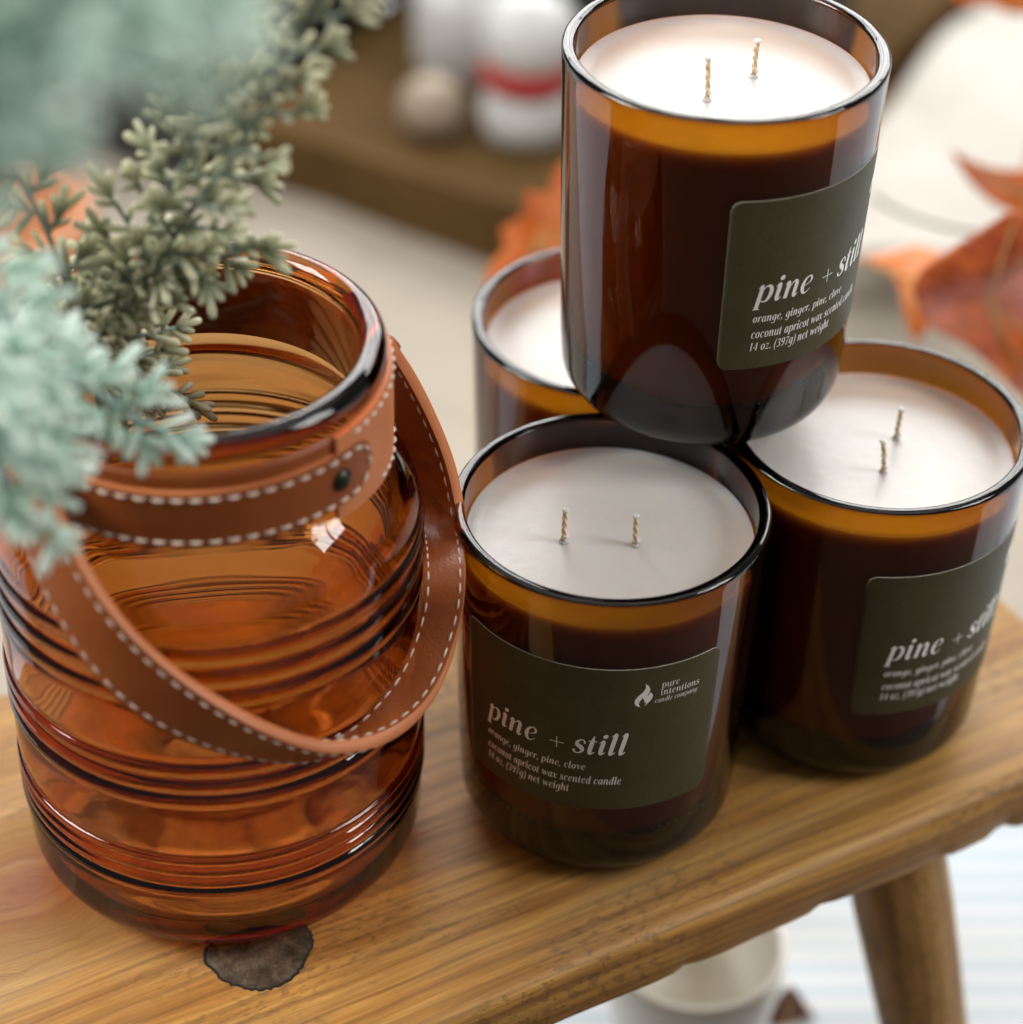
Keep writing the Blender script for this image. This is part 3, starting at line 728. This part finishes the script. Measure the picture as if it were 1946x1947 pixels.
for me in (hd.data, tg.data, kpn.data):
    bm = bmesh.new(); bm.from_mesh(me); bmesh.ops.recalc_face_normals(bm, faces=bm.faces)
    for e in bm.edges:
        if len(e.link_faces) == 2 and e.calc_face_angle(0) > .9: e.smooth = False
    bm.to_mesh(me); bm.free()
sp = []
for side in (1, -1):
    for off in (.13, .87):
        sp.append(([hN[i].lerp(hF[i], off) + outs[i] * (side * .0018) - org for i in range(len(hN))], [outs[i] * side for i in range(len(hN))]))
stitches('stitching', sp, hd, .0031, .0014, .00028)
# pivot tabs joining the hoop to the collar
for i in (0, len(hN) - 1):
    p = (hN[i] + hF[i]) / 2 - org; q = Vector((p.x, p.y, 0)).normalized() * .0490; q.z = .1550
    mb = MB(); tube(mb, catmull([tuple(p), tuple((p + q) / 2 + Vector((p.x, p.y, 0)).normalized() * .0015), tuple(q)], 4), [.0055] * 9, 10); mb.build('pivot_tab', M['leather'], lan)

# ------------------------------------------------------------------ evergreen sprigs
def mk_needle(name, base, tip, frost):
    g = N(name); c = g.obj(); z = g.n('ShaderNodeSeparateXYZ', {0: c}).outputs[2]
    rnd = g.n('ShaderNodeObjectInfo').outputs['Random']
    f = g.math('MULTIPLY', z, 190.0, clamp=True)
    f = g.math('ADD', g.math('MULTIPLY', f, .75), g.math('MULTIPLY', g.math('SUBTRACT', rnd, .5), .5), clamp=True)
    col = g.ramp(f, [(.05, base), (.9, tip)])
    nz = g.noise(g.n('ShaderNodeTexCoord').outputs['Object'], 900, 3)
    col = g.mix(g.math('MULTIPLY', g.ramp(nz, [(.42, (0, 0, 0)), (.62, (1, 1, 1))]), frost), col, (.62, .70, .66, 1))
    g.principled(Base_Color=col, Roughness=.55, Normal=g.bump(nz, .3, .0004))
    tl = g.n('ShaderNodeBsdfTranslucent', {'Color': col}); mx = g.n('ShaderNodeMixShader', {0: .38, 1: g.t.nodes['Principled BSDF'].outputs[0], 2: tl.outputs[0]}); g.t.links.new(mx.outputs[0], g.out.inputs[0])
    return g.mat
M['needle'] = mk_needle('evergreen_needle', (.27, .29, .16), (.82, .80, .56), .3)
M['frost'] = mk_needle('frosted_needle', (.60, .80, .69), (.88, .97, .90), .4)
M['stem_wood'] = simple('green_stem', (.20, .25, .20), .7)
M['stem_frost'] = simple('frosted_stem', (.30, .45, .40), .7)
def needle_mesh(name, L, r, mat):
    v, f = lathe([(0, -.0002), (r * .6, 0), (r * .82, L * .2), (r * .98, L * .5), (r, L * .78), (r * .72, L * .94), (0, L)], 8)
    me = bpy.data.meshes.new(name); me.from_pydata(v, [], f); me.materials.append(mat); me.polygons.foreach_set('use_smooth', [True] * len(f)); me.update(); return me
NM = {k: [needle_mesh('needle', L, r, M[k]) for L, r in ((.0062, .00098), (.0076, .00105), (.0054, .00102))] for k in ('needle', 'frost')}
NV = bpy.data.meshes
def sprig(path, label, kind='needle', ntw=16, tlen=.016, nper=11, scale=1.0, seed=1, stem_r=.0011, flat_=.6, dens0=0.0):
    rr = random.Random(seed)
    P = [Vector(p) for p in catmull([tuple(at(x, y, k)) for x, y, k in path], 6)]
    root = empty('evergreen_sprig', P[0]); tag(root, label, 'evergreen sprig', 'evergreen sprigs in and over the lantern')
    mb = MB(); n = len(P); O = P[0]
    tube(mb, [p - O for p in P], [stem_r * scale * (1 - .5 * i / n) for i in range(n)], 8)
    mb.build('stem', M['stem_wood' if kind == 'needle' else 'stem_frost'], root)
    cum = [0]
    for a, b in zip(P, P[1:]): cum.append(cum[-1] + (b - a).length)
    def ev(s):
        s = min(max(s, 0), cum[-1] * .9999)
        i = max(k for k in range(n - 1) if cum[k] <= s); t = (s - cum[i]) / (cum[i + 1] - cum[i] + 1e-9)
        return P[i].lerp(P[i + 1], t), (P[i + 1] - P[i]).normalized()
    def put(parent, base, pos, d):
        me = rr.choice(NM[kind]); o = bpy.data.objects.new('needle', me); COL.objects.link(o); o.parent = parent
        o.location = pos - base; o.rotation_euler = d.to_track_quat('Z', 'Y').to_euler()
        s = scale * rr.uniform(.8, 1.2); o.scale = (s, s, s * rr.uniform(.85, 1.2))
    ncount = 0
    for i in range(ntw + 1):
        t = dens0 + (1 - dens0) * (i + rr.uniform(-.25, .25)) / ntw; last = i == ntw
        p, tan = ev(cum[-1] * (1 if last else t)); view = (p - CAM).normalized(); side = tan.cross(view).normalized() * (1 if i % 2 else -1)
        out = side * math.cos(a := rr.uniform(-flat_, flat_) * PI / 2) - view * math.sin(a)
        d0 = tan if last else (tan * rr.uniform(.45, .8) + out).normalized()
        L = tlen * scale * rr.uniform(.7, 1.15) * (1 if last else (1.0 - .35 * max(0, t)))
        tw = [p]; d = d0.copy()
        for k in range(7): tw.append(tw[-1] + d * (L / 7)); d = (d + tan * .05 + Vector((rr.uniform(-.06, .06), rr.uniform(-.06, .06), rr.uniform(-.08, .04)))).normalized()
        mb = MB(); tube(mb, [q - p for q in tw], [.00075 * scale * (1 - .06 * k) for k in range(8)], 6)
        tb = mb.build('twig', M['stem_wood' if kind == 'needle' else 'stem_frost'], root, loc=p - O)
        m = max(4, int(nper * L / (tlen * scale)))
        for k in range(m):
            s = .18 + .8 * k / m; ii = min(6, int(s * 7)); q = tw[ii].lerp(tw[ii + 1], s * 7 - ii); td = (tw[ii + 1] - tw[ii]).normalized()
            if ncount >= 290: break
            az = (k * 2.4 + rr.uniform(-.5, .5)); e1 = td.cross(view).normalized(); e2 = td.cross(e1)
            o_ = e1 * math.cos(az) + e2 * math.sin(az) * .7
            put(tb, p, q + o_ * .0004, (td * rr.uniform(.6, 1.1) + o_).normalized()); ncount += 1
        for k in range(3):
            if ncount >= 296: break
            d = (tw[-1] - tw[-2]).normalized(); e1 = d.cross(view).normalized()
            put(tb, p, tw[-1] - d * .0008, (d + e1 * (k - 1) * .6).normalized()); ncount += 1
    return root
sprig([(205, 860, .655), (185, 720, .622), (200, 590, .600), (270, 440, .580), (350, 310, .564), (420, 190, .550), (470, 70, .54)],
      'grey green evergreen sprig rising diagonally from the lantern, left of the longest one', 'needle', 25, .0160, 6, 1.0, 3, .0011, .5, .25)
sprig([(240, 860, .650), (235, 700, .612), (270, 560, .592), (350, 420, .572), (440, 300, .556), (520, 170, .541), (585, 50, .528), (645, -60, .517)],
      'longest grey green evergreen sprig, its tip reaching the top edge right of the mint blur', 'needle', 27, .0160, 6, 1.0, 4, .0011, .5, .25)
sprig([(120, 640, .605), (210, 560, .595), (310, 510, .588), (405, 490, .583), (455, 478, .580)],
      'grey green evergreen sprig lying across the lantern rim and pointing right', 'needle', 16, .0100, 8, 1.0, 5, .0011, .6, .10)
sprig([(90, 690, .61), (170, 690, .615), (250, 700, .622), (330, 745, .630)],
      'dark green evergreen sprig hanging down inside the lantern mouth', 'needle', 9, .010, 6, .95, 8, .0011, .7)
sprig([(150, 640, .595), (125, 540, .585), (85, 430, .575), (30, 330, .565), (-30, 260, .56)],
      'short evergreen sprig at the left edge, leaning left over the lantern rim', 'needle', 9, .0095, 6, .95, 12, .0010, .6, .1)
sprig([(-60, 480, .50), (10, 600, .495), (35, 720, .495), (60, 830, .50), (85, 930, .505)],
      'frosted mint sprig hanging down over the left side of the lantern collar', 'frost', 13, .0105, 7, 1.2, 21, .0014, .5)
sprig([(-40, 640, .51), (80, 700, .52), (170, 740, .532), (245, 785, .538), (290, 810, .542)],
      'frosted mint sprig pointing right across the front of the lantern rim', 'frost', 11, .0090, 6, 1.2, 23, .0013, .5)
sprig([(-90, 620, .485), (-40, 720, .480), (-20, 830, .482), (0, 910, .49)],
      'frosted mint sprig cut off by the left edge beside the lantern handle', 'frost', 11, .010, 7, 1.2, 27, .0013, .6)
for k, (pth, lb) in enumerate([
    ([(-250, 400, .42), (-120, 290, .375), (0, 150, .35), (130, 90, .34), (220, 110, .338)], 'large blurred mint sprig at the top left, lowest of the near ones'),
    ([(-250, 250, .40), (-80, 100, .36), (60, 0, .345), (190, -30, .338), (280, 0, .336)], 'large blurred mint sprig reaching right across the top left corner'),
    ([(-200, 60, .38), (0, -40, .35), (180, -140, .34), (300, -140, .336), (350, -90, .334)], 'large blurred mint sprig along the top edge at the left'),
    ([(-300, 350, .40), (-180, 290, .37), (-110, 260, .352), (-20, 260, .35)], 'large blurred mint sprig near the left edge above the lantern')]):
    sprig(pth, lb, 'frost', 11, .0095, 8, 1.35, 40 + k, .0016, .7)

# ------------------------------------------------------------------ things behind
M['crate'] = simple('crate_board', (.095, .054, .019), .9, .25, 14, Specular_IOR_Level=.1)
M['shade_dark'] = simple('shade_charcoal', (.022, .026, .020), .6)  # near-black for the boxes that stand in for shade
M['ceramic'] = simple('white_ceramic', (.55, .56, .55), .3, .03)
M['cream'] = simple('cream_ceramic', (.30, .24, .17), .45, .06)
M['red'] = simple('red_felt', (.33, .012, .01), .8)
M['kraft'] = simple('kraft_paper', (.46, .26, .085), .8, .08, 20)
M['white_cloth'] = simple('white_cloth', (.50, .475, .43), .85, .08, 30)
M['terracotta'] = simple('orange_terracotta', (.50, .22, .10), .6)
def box(mb, o, ux, uy, lx, ly, h, z0=0, m=0):
    v = []
    for z in (z0, z0 + h):
        for a, b in ((0, 0), (lx, 0), (lx, ly), (0, ly)): p = o + ux * a + uy * b; v.append((p.x, p.y, z))
    mb.add(v, [(3, 2, 1, 0), (4, 5, 6, 7), (0, 1, 5, 4), (1, 2, 6, 5), (2, 3, 7, 6), (3, 0, 4, 7)], m)
ca, cb = onz(420, 365, FZ), onz(1130, 600, FZ); cux = (cb - ca).normalized(); cuy = Vector((-cux.y, cux.x, 0))
cr = empty('wooden_crate', (0, 0, 0)); tag(cr, 'dark brown wooden crate lying blurred behind the amber candles', 'crate')
LXc = (cb - ca).length + .05; hz = .052
box(b1 := MB(), ca, cux, cuy, LXc, .012, hz, FZ + .004); b1.build('front_board', M['crate'], cr, False)
for k in range(6):
    m_ = MB(); box(m_, ca + cuy * (.013 + k * .105), cux, cuy, LXc, .100, .010, FZ + .040 - .0); m_.build('board', M['crate'], cr, False)
for k in (0, 1):
    m_ = MB(); box(m_, ca + cux * (k * (LXc - .012)) + cuy * .0125, cux, cuy, .012, .63, .034, FZ + .004); m_.build('side_board', M['crate'], cr, False)
# dark box added in place of the black shade left of the crate
da = onz(150, 330, FZ); db = ca - cux * .006
m_ = MB(); box(m_, db - cux * .26 - cuy * .02, cux, cuy, .255, .22, .085, FZ + .006)
dbx = m_.build('shade_box', M['shade_dark'], None, False); tag(dbx, 'added charcoal box standing in for shade behind the evergreen sprigs, left of the brown crate', 'box')
def lathed(name, prof, mat, px, z, label, cat, extra=None, n=48, parent=None):
    p = onz(px[0], px[1], z); root = empty(name, p); tag(root, label, cat)
    v, f = lathe(prof, n); mesh_obj('body', v, f, mat, root); return root
TOPZ = FZ + .0505
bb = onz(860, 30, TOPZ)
m_ = MB(); box(m_, bb - cux * .10, cux, cuy, .34, .10, .10, TOPZ + .001); o_ = m_.build('shade_block', M['shade_dark'], None, False); tag(o_, 'added dark block on the crate, standing in for shade behind the white ornaments', 'block')  # block added to darken the surroundings of the ornaments like a shadow
fg = lathed('figurine', [(0, 0), (.018, 0), (.026, .008), (.028, .020), (.025, .032), (.020, .040), (.019, .047), (.026, .056), (.030, .068), (.027, .082), (.016, .092), (0, .095)], M['ceramic'],
            (1000, 262), TOPZ, 'white ornament with a red band around its middle, blurred behind the top candle', 'ornament')
v, f = lathe([(.0215 + .007 * math.cos(a), .0440 + .0085 * math.sin(a)) for a in [2 * PI * k / 12 for k in range(12)]], 40, True); mesh_obj('red_band', v, f, M['red'], fg)
lathed('round_ornament', [(0, 0), (.010, .001), (.018, .006), (.021, .016), (.018, .027), (.010, .034), (0, .036)], M['cream'], (822, 250), TOPZ,
       'small round cream ornament left of the white one with a red band', 'ornament')
lathed('white_jar', [(0, 0), (.026, 0), (.031, .006), (.031, .050), (.027, .058), (.020, .062), (.020, .070), (0, .071)], M['ceramic'], (880, 125), TOPZ,
       'white lidded ornament standing behind the one with a red band', 'ornament')
lathed('terracotta_pot', [(0, 0), (.045, 0), (.050, .010), (.060, .075), (.066, .078), (.067, .098), (.060, .100), (.055, .080), (.044, .012), (0, .010)], M['terracotta'], (-25, 690), FZ + .004,
       'orange terracotta pot at the left edge, blurred behind the lantern', 'pot')
kp_ = sheet('kraft_paper', [(1520, 350), (2250, 430), (2250, -260), (1480, -260)], FZ + .012, M['kraft'], .001, .002, 4); tag(kp_, 'tan kraft paper spread behind the white cloth at the top right', 'paper')
wc_ = sheet('white_cloth', [(1500, 560), (1885, 640), (2070, -80), (1975, -80)], FZ + .022, M['white_cloth'], .003, .016, 9, grid=80); tag(wc_, 'creased white cloth running diagonally behind the orange leaves', 'cloth')

# ------------------------------------------------------------------ maple leaves
def mk_leaf(name, c0, c1, rough=.32):
    g = N(name); c = g.obj(); nz = g.noise(c, 40, 4); n2 = g.noise(c, 160, 3)
    f = g.math('ADD', g.math('MULTIPLY', nz, .7), g.math('MULTIPLY', n2, .3))
    cc = g.ramp(f, [(.35, c0), (.65, c1)])
    pr = g.principled(Base_Color=cc, Roughness=rough, Normal=g.bump(n2, .4, .001))
    tl = g.n('ShaderNodeBsdfTranslucent', {'Color': cc}); mx = g.n('ShaderNodeMixShader', {0: .35, 1: pr.outputs[0], 2: tl.outputs[0]}); g.t.links.new(mx.outputs[0], g.out.inputs[0])
    return g.mat
M['leaf'] = mk_leaf('orange_maple', (.66, .17, .03), (.86, .32, .07))
M['leaf_red'] = mk_leaf('red_brown_maple', (.44, .10, .045), (.84, .27, .07), .27)
M['leaf_vein'] = simple('pale_leaf_vein', (.55, .30, .10), .6)
def leaf(px, k0, gx, gy, label, mat, curl=.015, vein=None, seed=0):
    """px outline; depth k = k0 + gx*dx + gy*dy (per 100 px) + curl"""
    rr = random.Random(seed); cx = sum(a for a, b in px) / len(px); cy_ = sum(b for a, b in px) / len(px)
    bm = bmesh.new(); pts = catmull(px + px[:1], 2)[:-1]
    fc = bm.faces.new([bm.verts.new((a, b, 0)) for a, b in pts]); bmesh.ops.triangulate(bm, faces=[fc])
    for _ in range(3): bmesh.ops.subdivide_edges(bm, edges=[e for e in bm.edges if e.calc_length() > 22], cuts=1, use_grid_fill=False); bmesh.ops.triangulate(bm, faces=bm.faces)
    for v_ in bm.verts:
        dx, dy = (v_.co.x - cx) / 100, (v_.co.y - cy_) / 100
        k = k0 + gx * dx + gy * dy + curl * (math.sin(dx * 2.1 + seed) * .5 + math.sin(dy * 2.7 + dx * 1.3 + seed * 2) * .5) + curl * .5 * abs(dx - .4 * dy)
        v_.co = at(v_.co.x, v_.co.y, k)
    org = at(cx, cy_, k0)
    bmesh.ops.recalc_face_normals(bm, faces=bm.faces)
    me = bpy.data.meshes.new('blade')
    for v_ in bm.verts: v_.co -= org
    bm.to_mesh(me); bm.free(); me.materials.append(mat)
    root = empty('maple_leaf', org); tag(root, label, 'leaf', 'artificial maple leaves')
    o = bpy.data.objects.new('blade', me); COL.objects.link(o); o.parent = root
    me.polygons.foreach_set('use_smooth', [True] * len(me.polygons))
    md = o.modifiers.new('t', 'SOLIDIFY'); md.thickness = .0008
    base = Vector(pts[len(pts) // 2]); far_ = sorted(px, key=lambda q: -((q[0] - cx) ** 2 + (q[1] - cy_) ** 2))[:5]
    mbv = MB()
    def dk(x, y):
        dx, dy = (x - cx) / 100, (y - cy_) / 100
        return k0 + gx * dx + gy * dy + curl * (math.sin(dx * 2.1 + seed) * .5 + math.sin(dy * 2.7 + dx * 1.3 + seed * 2) * .5) + curl * .5 * abs(dx - .4 * dy) - .0012
    for q in far_:
        L_ = [(cx + (q[0] - cx) * t * .93, cy_ + (q[1] - cy_) * t * .93) for t in [i / 10 for i in range(11)]]
        tube(mbv, [at(a, b, dk(a, b)) - org for a, b in L_], [.0009 * (1 - .07 * i) for i in range(11)], 6)
    mbv.build('vein', M['leaf_vein'], root)
    if vein:
        mb = MB(); tube(mb, catmull([tuple(at(x, y, k) - org) for x, y, k in vein], 6), .0011, 8); mb.build('stalk', M['leaf_stalk'], root)
    return root
M['leaf_stalk'] = simple('olive_leaf_stalk', (.16, .15, .08), .6)
M['leaf_brown'] = mk_leaf('rust_brown_leaf', (.13, .045, .025), (.24, .08, .04), .6)
leaf([(1808, 284), (1850, 306), (1905, 322), (1990, 318), (2080, 300), (2110, 420), (2040, 500), (1985, 470), (1935, 412), (1890, 388), (1850, 352), (1826, 318)], .97, .01, .02,
     'orange maple leaf pointing left at the right edge, above the darker leaf', M['leaf'], .012, None, 1)
leaf([(1636, 490), (1690, 478), (1745, 466), (1785, 480), (1815, 484), (1800, 520), (1792, 560), (1772, 610), (1742, 650), (1722, 600), (1712, 545), (1690, 512), (1655, 500)], .95, .01, -.01,
     'orange maple leaf whose lobe points down just right of the top candle', M['leaf'], .010, [(1660, 372, 1.02), (1700, 398, 1.0), (1770, 424, .98), (1850, 442, .96), (1890, 440, .95)], 2)
leaf([(1735, 545), (1752, 512), (1800, 478), (1840, 452), (1890, 420), (1938, 400), (1990, 440), (2030, 560), (2040, 700), (1990, 790), (1930, 740), (1880, 690), (1830, 650), (1775, 625), (1748, 590)], .87, .012, .03,
     'large glossy red brown maple leaf behind the rightmost candle', M['leaf_red'], .017, None, 3)
leaf([(1790, -30), (1835, 10), (1880, 8), (1910, 22), (1970, 24), (2020, -60), (1900, -120)], 1.05, .01, .02, 'sliver of an orange maple leaf at the top right corner', M['leaf'], .01, None, 4)
leaf([(1120, 270), (1056, 322), (1040, 368), (1000, 362), (992, 412), (955, 432), (962, 470), (932, 505), (925, 548), (970, 560), (990, 610), (1040, 620), (1130, 560), (1160, 420)], .98, .01, .03,
     'orange maple leaf half hidden behind the top candle, left of it', M['leaf'], .016, None, 5)
leaf([(1420, 1960), (1470, 1910), (1502, 1872), (1530, 1905), (1562, 1960), (1540, 2010), (1450, 2010)], .93, .0, .03, 'rust brown maple leaf peeking from under the bench beside the white bowl', M['leaf_brown'], .008, None, 6)

# white bowl under the bench
M['cream_white'] = simple('cream_white_ceramic', (.88, .87, .80), .35, .02)
bw = at(1322, 1790, .86); rt = empty('white_bowl', bw); tag(rt, 'white ceramic bowl standing under the front edge of the bench', 'bowl')
h_ = bw.z - FZ - .003; rB = .0345
v, f = lathe([(0, -h_), (rB * .55, -h_), (rB * .62, -h_ + .004), (rB * .85, -h_ * .6), (rB * .98, -h_ * .2), (rB * 1.0, -.002), (rB * .985, 0), (rB * .90, 0), (rB * .885, -.002), (rB * .86, -h_ * .22), (rB * .6, -h_ * .5), (0, -h_ * .55)], 72)
mesh_obj('body', v, f, M['cream_white'], rt)
